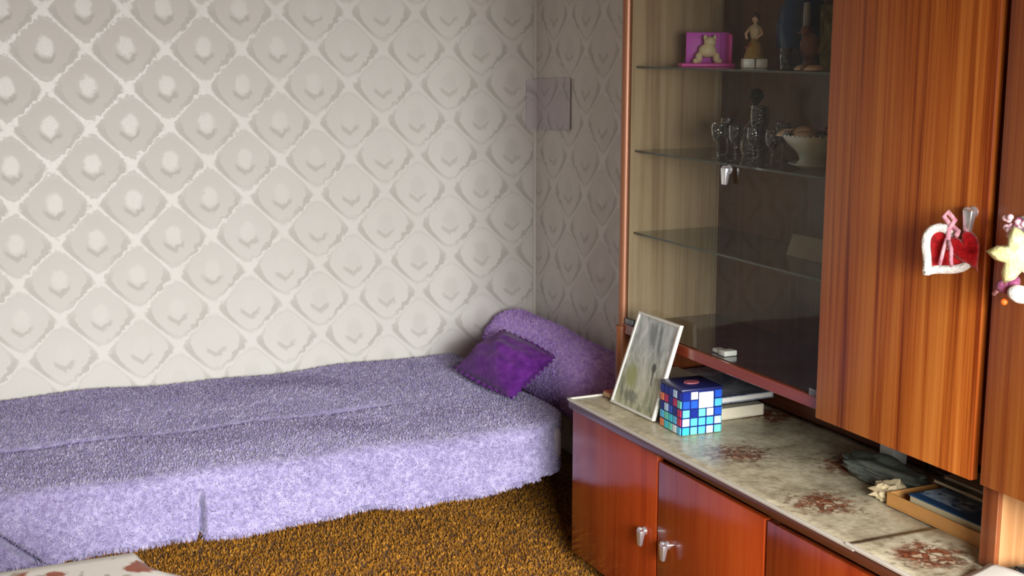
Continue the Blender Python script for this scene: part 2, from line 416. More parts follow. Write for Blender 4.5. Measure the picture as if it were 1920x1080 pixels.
# ---------------------------------------------------------------- bolster and cushion
bm = new_bm(); prof = []
ny, nt = 60, 40
rows = []
for k in range(ny + 1):
    s = k / ny; y = 4.96 - s * 0.93
    e = min(1, (1 - s) / .16); e2 = min(1, s / .06)
    r = (1 - (1 - e) ** 2.2) ** .5 * (1 - .35 * (1 - e2) ** 2) if e < 1 else (1 - .35 * (1 - e2) ** 2)
    r = max(r, 0.02)
    cx = 2.245 - .01 * s; cz = 0.425 - 0.02 * s * s
    rows.append([(cx + r * .132 * math.cos(q) * (1 + .03 * math.sin(5 * q + 9 * s)), y + .004 * math.sin(7 * q),
                  cz + r * .142 * math.sin(q) * (1 + .025 * math.sin(13 * s + 2 * q))) for q in [2 * math.pi * m / nt for m in range(nt)]])
V = [[bm.verts.new(p) for p in row] for row in rows]
for a in range(ny):
    for m in range(nt): bm.faces.new((V[a][m], V[a][(m + 1) % nt], V[a + 1][(m + 1) % nt], V[a + 1][m]))
bm.faces.new(V[0]); bm.faces.new(list(reversed(V[-1]))); bmesh.ops.recalc_face_normals(bm, faces=bm.faces)
bol = obj('bolster', bm, M_bolster, None, True, loc=(2.245, 4.5, .28))
tag(bol, 'long violet plush bolster lying along the right-hand wall at the bed end', 'bolster')
RW = np.array(rows); n = 26000
i = rng.integers(0, ny, n); j = rng.integers(0, nt, n); fa = rng.uniform(0, 1, (n, 1)); fb = rng.uniform(0, 1, (n, 1)); j2 = (j + 1) % nt
P = (RW[i, j] * (1 - fa) + RW[i + 1, j] * fa) * (1 - fb) + (RW[i, j2] * (1 - fa) + RW[i + 1, j2] * fa) * fb
N = P - np.stack([np.full(n, 2.24), P[:, 1], np.full(n, .42)], 1); N /= np.linalg.norm(N, axis=1)[:, None]
tufts('pile', P, N, 0.009, 0.0015, M_bolster, bol, 0.6)

cushion = thing('ruffled_cushion', (1.99, 4.42, .40), 'small deep purple cushion with ruffled edges leaning on the bolster', 'cushion')
cL, cB, cR, cT = (Vector(v) for v in ((1.875, 4.60, .408), (1.905, 4.16, .400), (2.11, 4.25, .505), (2.085, 4.63, .530)))
nrm = ((cR - cL).cross(cB - cT)).normalized()
if nrm.z < 0: nrm = -nrm
bm = new_bm(); nn = 26
def cpos(u, v, side):
    p = (cL * (1 - u) + cB * u) * (1 - v) + (cT * (1 - u) + cR * u) * v
    pin = 1 - .10 * (math.sin(math.pi * u) ** .8) * 0 
    h = (max(0, math.sin(math.pi * u)) * max(0, math.sin(math.pi * v))) ** .55
    c = (cL + cB + cR + cT) / 4
    p = c + (p - c) * (1 - .05 * (math.sin(math.pi * u) + math.sin(math.pi * v) - 1))
    wr_ = .006 * math.sin(14 * u + 9 * v + 2) * h + .005 * math.sin(23 * v - 8 * u) * h
    return p + nrm * (((.085 if side > 0 else -.03)) * h + (wr_ if side > 0 else 0) + .02)
for side in (1, -1):
    sheet(bm, [[cpos(a / nn, b / nn, side) for b in range(nn + 1)] for a in range(nn + 1)])
bmesh.ops.remove_doubles(bm, verts=bm.verts, dist=.0005); bmesh.ops.recalc_face_normals(bm, faces=bm.faces)
obj('cushion_body', bm, M_cushion, cushion, True)
bm = new_bm(); rim = []
path = []
for a, b in ((cL, cB), (cB, cR), (cR, cT), (cT, cL)):
    for k in range(40): path.append(a.lerp(b, k / 40))
c = (cL + cB + cR + cT) / 4; NP = len(path); ring0, ring1, ring2 = [], [], []
for k, p in enumerate(path):
    q = c + (p - c) * .97; out = (p - c).normalized()
    wv = math.sin(k * 1.55) * .010
    ring0.append(q + nrm * .02); ring1.append(q + out * .010 + nrm * (.02 + wv * .5)); ring2.append(q + out * .019 + nrm * (.02 + wv * .8))
V = [[bm.verts.new(p) for p in r] for r in (ring0, ring1, ring2)]
for r in range(2):
    for k in range(NP): bm.faces.new((V[r][k], V[r][(k + 1) % NP], V[r + 1][(k + 1) % NP], V[r + 1][k]))
bmesh.ops.recalc_face_normals(bm, faces=bm.faces); bmesh.ops.solidify(bm, geom=list(bm.faces), thickness=.002)
obj('ruffle', bm, M_cushion, cushion, True)

# ---------------------------------------------------------------- sideboard units (lower row)
def make_handle(parent, y, z, x):
    """small cast metal pull: round stem, knuckle and a tapered drop tab"""
    bm = new_bm()
    cyl(bm, (x, y, z + .016), (x - .003, y, z + .016), .012, .012, 16)
    cyl(bm, (x, y, z + .016), (x - .012, y, z + .016), .0065, .0065, 14)
    ball(bm, (x - .012, y + .008, z + .019), .0085, 2)
    bm2 = bmesh.ops.create_cube(bm, size=1.0)
    for v in bm2['verts']:
        top = v.co.z > 0
        hw = .0135 if top else .0085; ht = .0085 if top else .005
        v.co = Vector((x - .017 + (ht if v.co.x > 0 else -ht) - (0 if top else .003), y - .005 + (hw if v.co.y > 0 else -hw), z + .022 if top else z - .024))
    es = list({e for v in bm2['verts'] for e in v.link_edges}); bmesh.ops.bevel(bm, geom=es, offset=.003, segments=2, profile=.5, affect='EDGES')
    h = obj('handle', bm, M_chrome, parent, 'auto'); h['label'] = 'small silver metal pull'
    return h
LX, LT = 1.850, 0.525
def low_unit(y1, y0, label, doors):
    u = thing('sideboard_unit', (2.11, (y0 + y1) / 2, 0), label, 'sideboard', 'sideboard units of the wall unit')
    bm = new_bm(); d = .018
    box(bm, LX + .022, XR - .008, y1 - d, y1, .055, LT); box(bm, LX + .022, XR - .008, y0, y0 + d, .055, LT)
    box(bm, LX + .022, XR - .008, y0, y1, .055, .055 + d); box(bm, XR - .014, XR - .008, y0, y1, .055, LT); box(bm, LX + .022, XR - .008, y0, y1, LT - d, LT)
    obj('carcass', bm, M_carc, u)
    obj('plinth', B(LX + .05, XR - .03, y0 + .02, y1 - .02, .006, .055), M_edge, u)
    for (a, b, top, hy) in doors:
        dr = obj('door', B(LX, LX + .020, b + .002, a - .002, .052, top, bev=.0025), M_gloss, u, 'auto')
        make_handle(dr, hy, .262, LX)
    return u
low_unit(3.598, 2.562, 'glossy red-brown two-door sideboard unit beside the bed', [(3.598, 3.076, LT - .004, 3.138), (3.072, 2.564, LT - .020, 3.013)])
low_unit(2.558, 1.520, 'glossy red-brown sideboard unit nearest the camera, right of the two-door one', [(2.558, 2.042, LT - .020, 2.10), (2.038, 1.522, LT - .020, 1.98)])
wt = obj('worktop', B(LX - .012, XR - .003, 1.515, 3.605, LT, .550, bev=.004), M_edge, None, 'auto', loc=(2.11, 2.56, LT))
tag(wt, 'dark brown worktop board running along the sideboard units', 'worktop')

# oilcloth with brown flower clusters
def oilcloth(name):
    t = NT(name)
    p = t.pos(); n = t.noise(p, 16, 4, .6); n2 = t.noise(p, 60, 3)
    ground = t.ramp(t.math('ADD', t.math('MULTIPLY', n, .6), t.math('MULTIPLY', n2, .4)), [(.35, srgb(154, 141, 114)), (.52, srgb(196, 184, 153)), (.68, srgb(222, 212, 184))])
    flat = t.add('ShaderNodeVectorMath', operation='MULTIPLY'); t.put(flat.inputs[0], p); flat.inputs[1].default_value = (1, 1, 0)
    dist = None
    for c in ((2.00, 2.91), (1.965, 2.49), (1.96, 2.11), (2.31, 3.19), (2.21, 2.70), (2.22, 2.33), (2.2, 1.9), (1.95, 1.75), (2.25, 3.5)):
        dn = t.add('ShaderNodeVectorMath', operation='DISTANCE'); t.put(dn.inputs[0], flat.outputs[0]); dn.inputs[1].default_value = (c[0], c[1], 0)
        dist = dn.outputs['Value'] if dist is None else t.math('MINIMUM', dist, dn.outputs['Value'])
    dd = t.math('ADD', dist, t.math('MULTIPLY', t.math('SUBTRACT', t.noise(p, 32, 3), .5), .10))
    mask = t.step(dd, .095, .045)
    pw = t.add('ShaderNodeVectorMath', operation='ADD'); t.put(pw.inputs[0], p)
    wn = t.add('ShaderNodeTexNoise'); t.put(wn.inputs['Vector'], p); wn.inputs['Scale'].default_value = 40
    ws_ = t.add('ShaderNodeVectorMath', operation='SCALE'); t.put(ws_.inputs[0], wn.outputs['Color']); ws_.inputs['Scale'].default_value = .035
    t.t.links.new(ws_.outputs[0], pw.inputs[1]); p2 = pw.outputs[0]
    edge = t.vor(p2, 55, 'DISTANCE_TO_EDGE')
    lines = t.math('MULTIPLY', t.step(edge, .22, .05), .75)
    cell = t.vor(p2, 55, 'F1', 'Color')
    sp = t.add('ShaderNodeSeparateColor'); t.put(sp.inputs[0], cell)
    petal = t.ramp(sp.outputs[0], [(.25, srgb(140, 78, 50)), (.5, srgb(184, 136, 104)), (.75, srgb(196, 178, 148))])
    col = t.mix(mask, ground, t.mix(lines, petal, srgb(78, 36, 22)))
    leaf = t.math('MULTIPLY', t.step(dd, .13, .09), t.step(t.noise(p, 48, 2), .56, .62))
    col = t.mix(t.math('MULTIPLY', leaf, .6), col, srgb(96, 70, 48))
    t.set(color=col, rough=.34, spec=.5); t.bump(n, .12, .004)
    return t.m
M_oil = oilcloth('printed_oilcloth')
def oil_sheet(y1, y0, x0, x1, z):
    g = []
    for k in range(41):
        y = y1 + (y0 - y1) * k / 40; row = []
        for m in range(17):
            x = x0 + (x1 - x0) * m / 16
            row.append((x, y, z + .0012 * math.sin(y * 21 + x * 9) + .0012))
        g.append(row)
    return sheet(new_bm(), g, .0012)
oc = obj('oilcloth', oil_sheet(3.600, 2.215, LX - .008, XR - .012, .5525), M_oil, None, True, loc=(2.1, 2.9, .5505))
tag(oc, 'long beige oilcloth with brown flower clusters covering the worktop', 'oilcloth')
M_trim = plain('pale_cloth_edging', srgb(205, 198, 184), .5, .06)
obj('edging', B(LX - .016, LX - .006, 2.215, 3.606, .5495, .5575, bev=.002), M_trim, oc)
obj('edging', B(LX - .016, 2.02, 3.598, 3.607, .5495, .5575, bev=.002), M_trim, oc)
oc2 = obj('oilcloth', oil_sheet(2.245, 1.52, LX - .008, XR - .012, .5562), M_oil, None, True, loc=(2.1, 1.9, .555))
tag(oc2, 'second, shorter beige flowered oilcloth overlapping the long one at the near end', 'oilcloth')
obj('edging', B(LX - .016, LX - .006, 1.52, 2.245, .553, .561, bev=.002), M_trim, oc2)

# ---------------------------------------------------------------- upper row: glazed display cabinet
UX, UB, UT = 2.016, 0.755, 2.32
dc = thing('display_cabinet', (2.2, 3.09, .55), 'tall glass-fronted display cabinet standing on the sideboard', 'cabinet')
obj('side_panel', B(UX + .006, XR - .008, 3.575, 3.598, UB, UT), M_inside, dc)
obj('support_panel', B(UX - .004, XR - .008, 3.572, 3.600, .556, UB), M_carc, dc)
bm = new_bm(); cyl(bm, (UX + .004, 3.586, UB), (UX + .004, 3.586, UT), .0155, None, 20)
obj('niche_shade_board', B(XR - .020, XR - .010, 2.592, 3.572, .556, UB), M_edge, dc)  # dark board added so the back of the niche looks shaded
e = obj('edge_trim', bm, M_copper, dc, 'auto'); e['label'] = 'rounded copper-coloured front edge'
bm = new_bm(); cyl(bm, (UX - .002, 3.586, .556), (UX - .002, 3.586, UB + .012), .0165, None, 20); cyl(bm, (UX - .002, 3.586, UB + .012), (UX - .002, 3.586, UB + .022), .0185, None, 20)
obj('corner_post', bm, plain('brown_post', srgb(140, 84, 50), .35), dc, 'auto')
obj('side_panel', B(UX + .006, XR - .008, 2.577, 2.592, UB, UT), M_inshaded, dc)
obj('back_panel', B(XR - .035, XR - .028, 2.592, 3.575, UB, UT), M_inshaded, dc)
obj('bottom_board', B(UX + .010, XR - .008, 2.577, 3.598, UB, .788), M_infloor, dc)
obj('bottom_rail', B(UX - .004, UX + .010, 2.577, 3.575, UB, .786, bev=.002), M_rail, dc)
obj('top_board', B(UX, XR - .008, 2.577, 3.598, UT, UT + .02), M_carc, dc)
for z in (1.577, 1.323, 1.070):
    s = obj('glass_shelf', B(UX + .031, XR - .037, 2.594, 3.573, z - .003, z + .003), M_shelf, dc)
    obj('shelf_edge', B(UX + .0295, UX + .0312, 2.594, 3.573, z - .003, z + .003), M_shelfedge, s)
gd1 = obj('glass_door', B(UX + .003, UX + .007, 3.078, 3.570, .794, UT - .01), M_glass, dc)
gd2 = obj('glass_door', B(UX - .003, UX + .001, 2.580, 3.074, .794, UT - .01), M_glass, dc)
obj('hinge', B(UX - .006, UX + .012, 3.515, 3.560, .786, .806, bev=.003), M_steel, gd1, 'auto')
make_handle(gd2, 3.005, 1.300, UX - .003)
obj('hinge', B(UX - .006, UX + .012, 2.590, 2.625, .786, .806, bev=.003), M_steel, gd2, 'auto')

# ---------------------------------------------------------------- upper row: wooden cupboards
def cupboard(y1, y0, label, hy):
    u = thing('wall_cupboard', (2.2, (y0 + y1) / 2, .55), label, 'cupboard', 'upper cupboards of the wall unit')
    bm = new_bm(); d = .018
    box(bm, UX + .004, XR - .008, y1 - d, y1, UB, UT); box(bm, UX + .004, XR - .008, y0, y0 + d, UB, UT)
    box(bm, UX + .004, XR - .008, y0, y1, UB, UB + d); box(bm, XR - .014, XR - .008, y0, y1, UB, UT); box(bm, UX + .004, XR - .008, y0, y1, UT - d, UT)
    obj('carcass', bm, M_carc, u)
    obj('niche_shade_board', B(XR - .020, XR - .010, y0 + .002, y1 - .002, .562, UB), M_edge, u)  # added dark board standing in for shade in the niche
    dr = obj('door', B(UX - .022, UX - .001, y0 + .003, y1 - .001, .742, UT - .004, bev=.003), M_wood, u, 'auto')
    if hy: make_handle(dr, hy, 1.292, UX - .022)
    return u
c1 = cupboard(2.575, 2.042, 'wooden cupboard with a striped veneer door and a red heart on its handle', 2.082)
c2 = cupboard(2.020, 1.490, 'wooden cupboard with a yellow star ornament at the right picture edge', 1.928)
dv = thing('niche_divider', (2.2, 2.01, .558), 'upright pale wooden divider panel under the two wooden cupboards', 'panel')
obj('panel', B(UX + .012, XR - .022, 1.985, 2.030, .561, .753), M_side, dv)
obj('front_edge', B(UX, UX + .012, 1.985, 2.030, .561, .753, bev=.002), M_carc, dv)

# ---------------------------------------------------------------- ornaments on the cupboard handles
def heart2d(n=56, s=1.0):
    out = []
    for k in range(n):
        q = 2 * math.pi * k / n
        x = 16 * math.sin(q) ** 3; y = 13 * math.cos(q) - 5 * math.cos(2 * q) - 2 * math.cos(3 * q) - math.cos(4 * q)
        out.append((x / 16 * s, y / 16 * s))
    return out
M_red = plush('red_felt', srgb(130, 10, 16), srgb(176, 20, 26), srgb(200, 40, 40), 80, .3, .3)
M_fluff = plush('white_fluff', srgb(200, 196, 188), srgb(228, 224, 216), srgb(244, 242, 236), 90, .3, .5)
M_pink = plush('pink_ribbon', srgb(190, 110, 130), srgb(222, 160, 172), srgb(240, 200, 205), 60, .2, .2)
def padded(poly, h, n=5):
    """puffed closed shape in the local XY plane"""
    bm = new_bm(); c = Vector((sum(p[0] for p in poly) / len(poly), sum(p[1] for p in poly) / len(poly), 0)); m = len(poly)
    for sg in (1, -1):
        R = []
        for k in range(n + 1):
            f = 1 - k / n
            R.append([bm.verts.new((c.x + (x - c.x) * f, c.y + (y - c.y) * f, sg * h * math.sqrt(1 - f * f))) for x, y in poly] if k < n else [bm.verts.new((c.x, c.y, sg * h))])
        for k in range(n):
            for i in range(m):
                if k < n - 1: bm.faces.new((R[k][i], R[k][(i + 1) % m], R[k + 1][(i + 1) % m], R[k + 1][i]))
                else: bm.faces.new((R[k][i], R[k][(i + 1) % m], R[k + 1][0]))
    bmesh.ops.remove_doubles(bm, verts=bm.verts, dist=1e-5); bmesh.ops.recalc_face_normals(bm, faces=bm.faces)
    return bm
def face_matrix(center, normal, roll):
    z = Vector(normal).normalized(); x = Vector((0, 0, 1)).cross(z).normalized(); y = z.cross(x)
    return Matrix.Translation(center) @ Matrix((x, y, z)).transposed().to_4x4() @ Matrix.Rotation(roll, 4, 'Z')
heart = thing('heart_ornament', (1.96, 2.10, 1.17), 'red felt heart with fluffy white rim tied to a cupboard handle by pink ribbon', 'ornament')
mt = face_matrix((1.955, 2.118, 1.222), (-.75, -.62, .05), math.radians(-38))
H = [(x * .050, y * .052) for x, y in heart2d()]
bm = padded(H, .014); bm.transform(mt); obj('heart_body', bm, M_red, heart, True)
pts = [mt @ Vector((x * 1.0, y * 1.0, .008)) for x, y in H]
bm = tube(new_bm(), pts, .0095, 8, True); obj('white_rim', bm, M_fluff, heart, True)
mt2 = face_matrix((1.972, 2.075, 1.232), (-.7, -.7, .05), math.radians(30))
H2 = [(x * .030, y * .050) for x, y in heart2d()]
bm = padded(H2, .010); bm.transform(mt2); obj('back_heart', bm, M_red, heart, True)
bm = tube(new_bm(), [(1.945, 2.10, 1.25), (1.952, 2.106, 1.272), (1.962, 2.102, 1.29), (1.958, 2.118, 1.306), (1.95, 2.122, 1.296), (1.957, 2.108, 1.28), (1.962, 2.09, 1.268), (1.95, 2.082, 1.262)], .0055, 8)
obj('ribbon', bm, M_pink, heart, True)
bm = tube(new_bm(), [(1.940, 2.098, 1.254), (1.932, 2.096, 1.235), (1.930, 2.100, 1.212), (1.932, 2.106, 1.20)], .0042, 8)
obj('ribbon', bm, M_pink, heart, True)
bm = tube(new_bm(), [(1.938, 2.09, 1.25), (1.932, 2.075, 1.235), (1.930, 2.072, 1.215), (1.938, 2.078, 1.20)], .0042, 8)
obj('ribbon', bm, M_pink, heart, True)

star = thing('star_ornament', (1.96, 1.91, 1.14), 'pale yellow puffed star with pink beads hanging at the right picture edge', 'ornament')
M_yel = plush('yellow_felt', srgb(214, 206, 130), srgb(232, 226, 160), srgb(242, 238, 190), 70, .2, .3)
S = []
for k in range(20):
    q = math.pi / 2 + 2 * math.pi * k / 20; r = (.062, .046, .031, .046)[k % 4]
    S.append((r * math.cos(q), r * math.sin(q)))
bm = padded(S, .018); bm.transform(face_matrix((1.945, 1.905, 1.245), (-.7, -.7, .0), math.radians(12))); obj('star_body', bm, M_yel, star, True)
M_bead = plain('pink_bead', srgb(226, 190, 198), .25, .1)
bead = None
for k in range(16):
    q = k * .55; pz = 1.318 - k * .0032; py = 1.930 + .016 * math.sin(q * 2.1); px = 1.950 - .010 * math.cos(q * 1.3)
    if bead is None:
        bead = obj('bead', ball(new_bm(), (0, 0, 0), .0068, 2), M_bead, star, True, local=True); bead.location = Vector((px, py, pz)) - star.location
    else: instance(bead, star, Vector((px, py, pz)) - star.location)
M_plum = plush('plum_ribbon', srgb(96, 36, 66), srgb(132, 62, 96), srgb(168, 100, 130), 60, .2, .2)
bm = tube(new_bm(), [(1.955, 1.925, 1.205), (1.95, 1.935, 1.19), (1.945, 1.95, 1.172), (1.945, 1.965, 1.16)], .004, 8); obj('ribbon', bm, M_pink, star, True)
bm = padded([(x * .024, y * .026) for x, y in heart2d()], .010); bm.transform(face_matrix((1.955, 1.935, 1.180), (-.7, -.7, 0), .5)); obj('small_heart', bm, M_plum, star, True)
bm = padded([(.024 * math.cos(a), .018 * math.sin(a)) for a in [k * math.pi / 12 for k in range(24)]], .012); bm.transform(face_matrix((1.95, 1.902, 1.170), (-.7, -.7, 0), -.3)); obj('white_pad', bm, M_fluff, star, True)
obj('orange_bead', ball(new_bm(), (1.945, 1.936, 1.150), .0075, 2), plain('orange_bead', srgb(226, 110, 40), .25), star, True)
bm = tube(new_bm(), [(1.985, 1.928, 1.30), (1.955, 1.925, 1.315), (1.948, 1.93, 1.29), (1.95, 1.92, 1.27)], .004, 8); obj('ribbon', bm, M_plum, star, True)

# ---------------------------------------------------------------- things on the worktop
ZW = .5552
# leaning framed picture
fb = (Vector((1.945, 3.506, ZW + .002)), Vector((1.951, 3.262, ZW + .002)))
ft = (Vector((2.004, 3.440, .849)), Vector((2.004, 3.203, .850)))
pic = thing('framed_picture', (1.95, 3.38, ZW), 'slim white-framed misty landscape picture leaning against the display cabinet', 'picture')
ux = (fb[1] - fb[0]).normalized(); uy = (((ft[0] + ft[1]) - (fb[0] + fb[1])) / 2); hgt = uy.length; uy.normalize(); uz = ux.cross(uy).normalized(); uy2 = uz.cross(ux)
shear = uy.dot(ux) * hgt
def pp(a, b, c):           # a along the width (0..1), b up (0..1), c out of the face
    base = fb[0].lerp(fb[1], a); top = ft[0].lerp(ft[1], a); return base.lerp(top, b) + uz * c
if uz.x > 0: uz = -uz
def pbox(bm, a0, a1, b0, b1, c0, c1):
    v = [bm.verts.new(pp(a, b, c)) for c in (c0, c1) for a, b in ((a0, b0), (a1, b0), (a1, b1), (a0, b1))]
    for f in ((0, 1, 2, 3), (4, 7, 6, 5), (0, 4, 5, 1), (1, 5, 6, 2), (2, 6, 7, 3), (3, 7, 4, 0)): bm.faces.new([v[k] for k in f])
    bmesh.ops.recalc_face_normals(bm, faces=bm.faces)
bm = new_bm(); q = .028
for a in ((0, q, 0, 1), (1 - q, 1, 0, 1), (q, 1 - q, 0, q * .9), (q, 1 - q, 1 - q * .9, 1)): pbox(bm, *a, 0, .012)
obj('frame', bm, plain('white_frame', srgb(214, 210, 198), .4, .05), pic)
t = NT('misty_landscape'); p_ = t.pos(); sp = t.add('ShaderNodeSeparateXYZ'); t.put(sp.inputs[0], p_)
n = t.noise(t.mapping(p_, (30, 30, 14)), 1.0, 4, .65, .6); hz = t.math('ADD', t.step(sp.outputs['Z'], .60, .80), t.math('MULTIPLY', t.math('SUBTRACT', n, .5), .9), clamp=True)
lower = t.ramp(n, [(.32, srgb(104, 110, 84)), (.5, srgb(160, 160, 126)), (.7, srgb(206, 202, 172))])
upper = t.ramp(n, [(.3, srgb(146, 152, 150)), (.55, srgb(188, 192, 188)), (.75, srgb(216, 218, 212))])
pic_c = t.mix(hz, lower, upper)
def blot(cy, cz, ry, rz_, soft=.5):
    dy_ = t.math('DIVIDE', t.math('SUBTRACT', sp.outputs['Y'], cy), ry); dz_ = t.math('DIVIDE', t.math('SUBTRACT', sp.outputs['Z'], cz), rz_)
    d_ = t.math('SQRT', t.math('ADD', t.math('MULTIPLY', dy_, dy_), t.math('MULTIPLY', dz_, dz_)))
    return t.step(t.math('ADD', d_, t.math('MULTIPLY', t.math('SUBTRACT', n, .5), 1.2)), 1.15, soft)
for cy, cz, ry, rz_, c_, k_ in ((3.345, .795, .030, .050, srgb(104, 112, 110), .8), (3.30, .79, .012, .05, srgb(96, 104, 104), .8), (3.42, .66, .035, .04, srgb(140, 148, 70), .8),
                                (3.305, .705, .013, .016, srgb(64, 66, 54), 1), (3.308, .675, .005, .03, srgb(60, 62, 50), 1), (3.40, .60, .05, .02, srgb(84, 86, 70), .7)):
    pic_c = t.mix(t.math('MULTIPLY', blot(cy, cz, ry, rz_), k_), pic_c, c_)
t.set(color=pic_c, rough=.22, spec=.5)
bm = new_bm(); pbox(bm, q * .8, 1 - q * .8, q * .7, 1 - q * .7, .003, .007); obj('print', bm, t.m, pic)
bm = new_bm(); pbox(bm, .01, .99, .01, .99, 0.0, .003); obj('backing', bm, M_edge, pic)
bm = tube(new_bm(), [tuple(pp(.93, .28, -.004)), (2.0, 3.285, ZW + .03), (2.012, 3.275, ZW + .005)], .003, 8); obj('wire_stand', bm, M_white, pic, True)

# mosaic cube box
cube = thing('mosaic_box', (2.01, 3.165, ZW), 'cube box covered in small blue, white and orange mosaic tiles with white label', 'box', rz=math.radians(-3))
S_ = .128; hs = S_ / 2; NV = 5
M_navy = plain('navy_box', srgb(24, 38, 110), .3, .15)
bm = new_bm(); th = .006
for a in ((-hs, hs, -hs, -hs + th), (-hs, hs, hs - th, hs), (-hs, -hs + th, -hs + th, hs - th), (hs - th, hs, -hs + th, hs - th)): box(bm, a[0], a[1], a[2], a[3], .002, S_)
box(bm, -hs, hs, -hs, hs, .002, .008); obj('box_body', bm, M_navy, cube, local=True)
bm = box(new_bm(), -hs - .003, hs + .003, -hs - .003, hs + .003, S_ - .001, S_ + .008, bev=.003); obj('lid', bm, plain('dark_lid', srgb(30, 34, 84), .35, .3, 40), cube, 'auto', local=True)
bm = prism(new_bm(), [(.024 * math.cos(k * .628), .018 * math.sin(k * .628)) for k in range(10)], S_ + .008, S_ + .011); obj('lid_motif', bm, plain('rose_print', srgb(150, 80, 90), .4), cube, local=True)
tc = [plain('tile_' + nme, srgb(*c_), .15, .12) for nme, c_ in (('blue', (40, 90, 200)), ('sky', (90, 190, 236)), ('white', (232, 240, 246)), ('cyan', (60, 200, 216)), ('pale', (190, 216, 240)), ('navy', (26, 44, 130)), ('orange', (226, 130, 80)), ('green', (110, 210, 190)), ('red', (190, 50, 90)))]
gap = S_ / NV; tb = gap * .84
src = {}
def tile_src(mi):
    if mi not in src:
        bm = box(new_bm(), -tb / 2, tb / 2, -tb / 2, tb / 2, 0, .003, bev=.001, seg=1)
        me = bpy.data.meshes.new('tile'); bm.to_mesh(me); bm.free(); me.materials.append(tc[mi]); src[mi] = me
    return src[mi]
faces_ = (((0, -1), (math.pi / 2, 0, 0)), ((-1, 0), (math.pi / 2, 0, -math.pi / 2)), ((0, 1), (math.pi / 2, 0, math.pi)), ((1, 0), (math.pi / 2, 0, math.pi / 2)))
for fi, ((nx, ny_), rot) in enumerate(faces_):
    for i in range(NV):
        for j in range(NV):
            if fi == 0 and i in (2,) and j in (3, 4): continue      # the label sits here
            if fi == 0 and i == 3 and j in (4,): continue
            pal = [0, 1, 3, 2, 4, 5, 7, 1, 3] if fi != 1 else [6, 0, 8, 5, 6, 7, 4, 8, 0]
            mi = 5 if (j == 4 and random.random() < .6) else random.choice(pal if j > 1 else [1, 2, 3, 4, 7, 1] + ([6, 8] if fi == 1 else []))
            o = bpy.data.objects.new('tile', tile_src(mi)); COL.objects.link(o); o.parent = cube
            al = (i + .5) * gap - hs; z = (j + .5) * gap
            if fi == 0: o.location = (al, -hs, z)
            elif fi == 1: o.location = (-hs, -al, z)
            elif fi == 2: o.location = (-al, hs, z)
            else: o.location = (hs, al, z)
            o.rotation_euler = rot
lb = obj('label_card', B(-.012, .034, -hs - .005, -hs - .0005, .078, .124, bev=.001), plain('white_label', srgb(226, 230, 246), .4, .03), cube, local=True); lb['label'] = 'square white label'

# small red box in the corner behind the picture
rb = thing('red_box', (1.985, 3.555, ZW), 'small orange-red box behind the lower left corner of the picture', 'box')
obj('sleeve', B(1.955, 2.008, 3.535, 3.585, ZW + .001, ZW + .018, bev=.001), plain('red_card', srgb(176, 62, 34), .5), rb)
obj('tray', B(1.951, 2.012, 3.5375, 3.5825, ZW + .003, ZW + .016), plain('tan_card', srgb(190, 150, 110), .6), rb)

# books and magazines in the niche below the glass
def book(name, x0, x1, y0, y1, z0, z1, cover, label, cat='book', pages=srgb(214, 204, 180), rz=0.0, group=None, tiltx=0.0):
    cx, cy = (x0 + x1) / 2, (y0 + y1) / 2
    o = thing(name, (cx, cy, z0), label, cat, group, rz); o.rotation_euler = (tiltx, 0, rz)
    hx, hy, h = (x1 - x0) / 2, (y1 - y0) / 2, z1 - z0; c_ = min(.003, h * .2)
    obj('pages', B(-hx + .003, hx - .004, -hy + .003, hy - .003, c_, h - c_), plain('pages_' + label[:12], pages, .8, .08, 60), o, local=True)
    obj('cover', B(-hx, hx, -hy, hy, h - c_, h, bev=.0006, seg=1), cover, o, local=True)
    obj('cover', B(-hx, hx, -hy, hy, 0, c_, bev=.0006, seg=1), cover, o, local=True)
    obj('spine', B(hx - .004, hx, -hy, hy, c_, h - c_), cover, o, local=True)
    return o
def photo_cover(name, a, b, c, scale=14):
    t = NT(name); n = t.noise(t.obj(), scale, 4, .6, .8); t.set(color=t.ramp(n, [(.35, a), (.52, b), (.68, c)]), rough=.25, spec=.6); return t.m
grp = 'reading matter stacked under the glass cabinet'
book('book', 2.045, 2.285, 3.195, 3.50, ZW, .590, plain('cream_cover', srgb(206, 198, 178), .5), 'thick cream paperback at the bottom of the stack behind the mosaic box', group=grp)
book('book', 2.040, 2.280, 3.225, 3.52, .5905, .606, plain('black_cover', srgb(40, 34, 34), .4), 'thin dark book in the middle of the stack behind the mosaic box', pages=srgb(120, 110, 100), group=grp)
book('magazine', 2.035, 2.315, 3.190, 3.535, .6065, .626, photo_cover('blue_grey_cover', srgb(110, 116, 136), srgb(166, 172, 186), srgb(224, 226, 230), 9), 'glossy blue-grey magazine on top of the stack behind the mosaic box', 'magazine', srgb(226, 222, 214), group=grp)
book('envelope', 2.055, 2.20, 3.405, 3.555, .6265, .632, plain('beige_paper', srgb(214, 196, 168), .6), 'beige paper envelope on the magazine behind the picture', 'envelope', srgb(214, 196, 168))

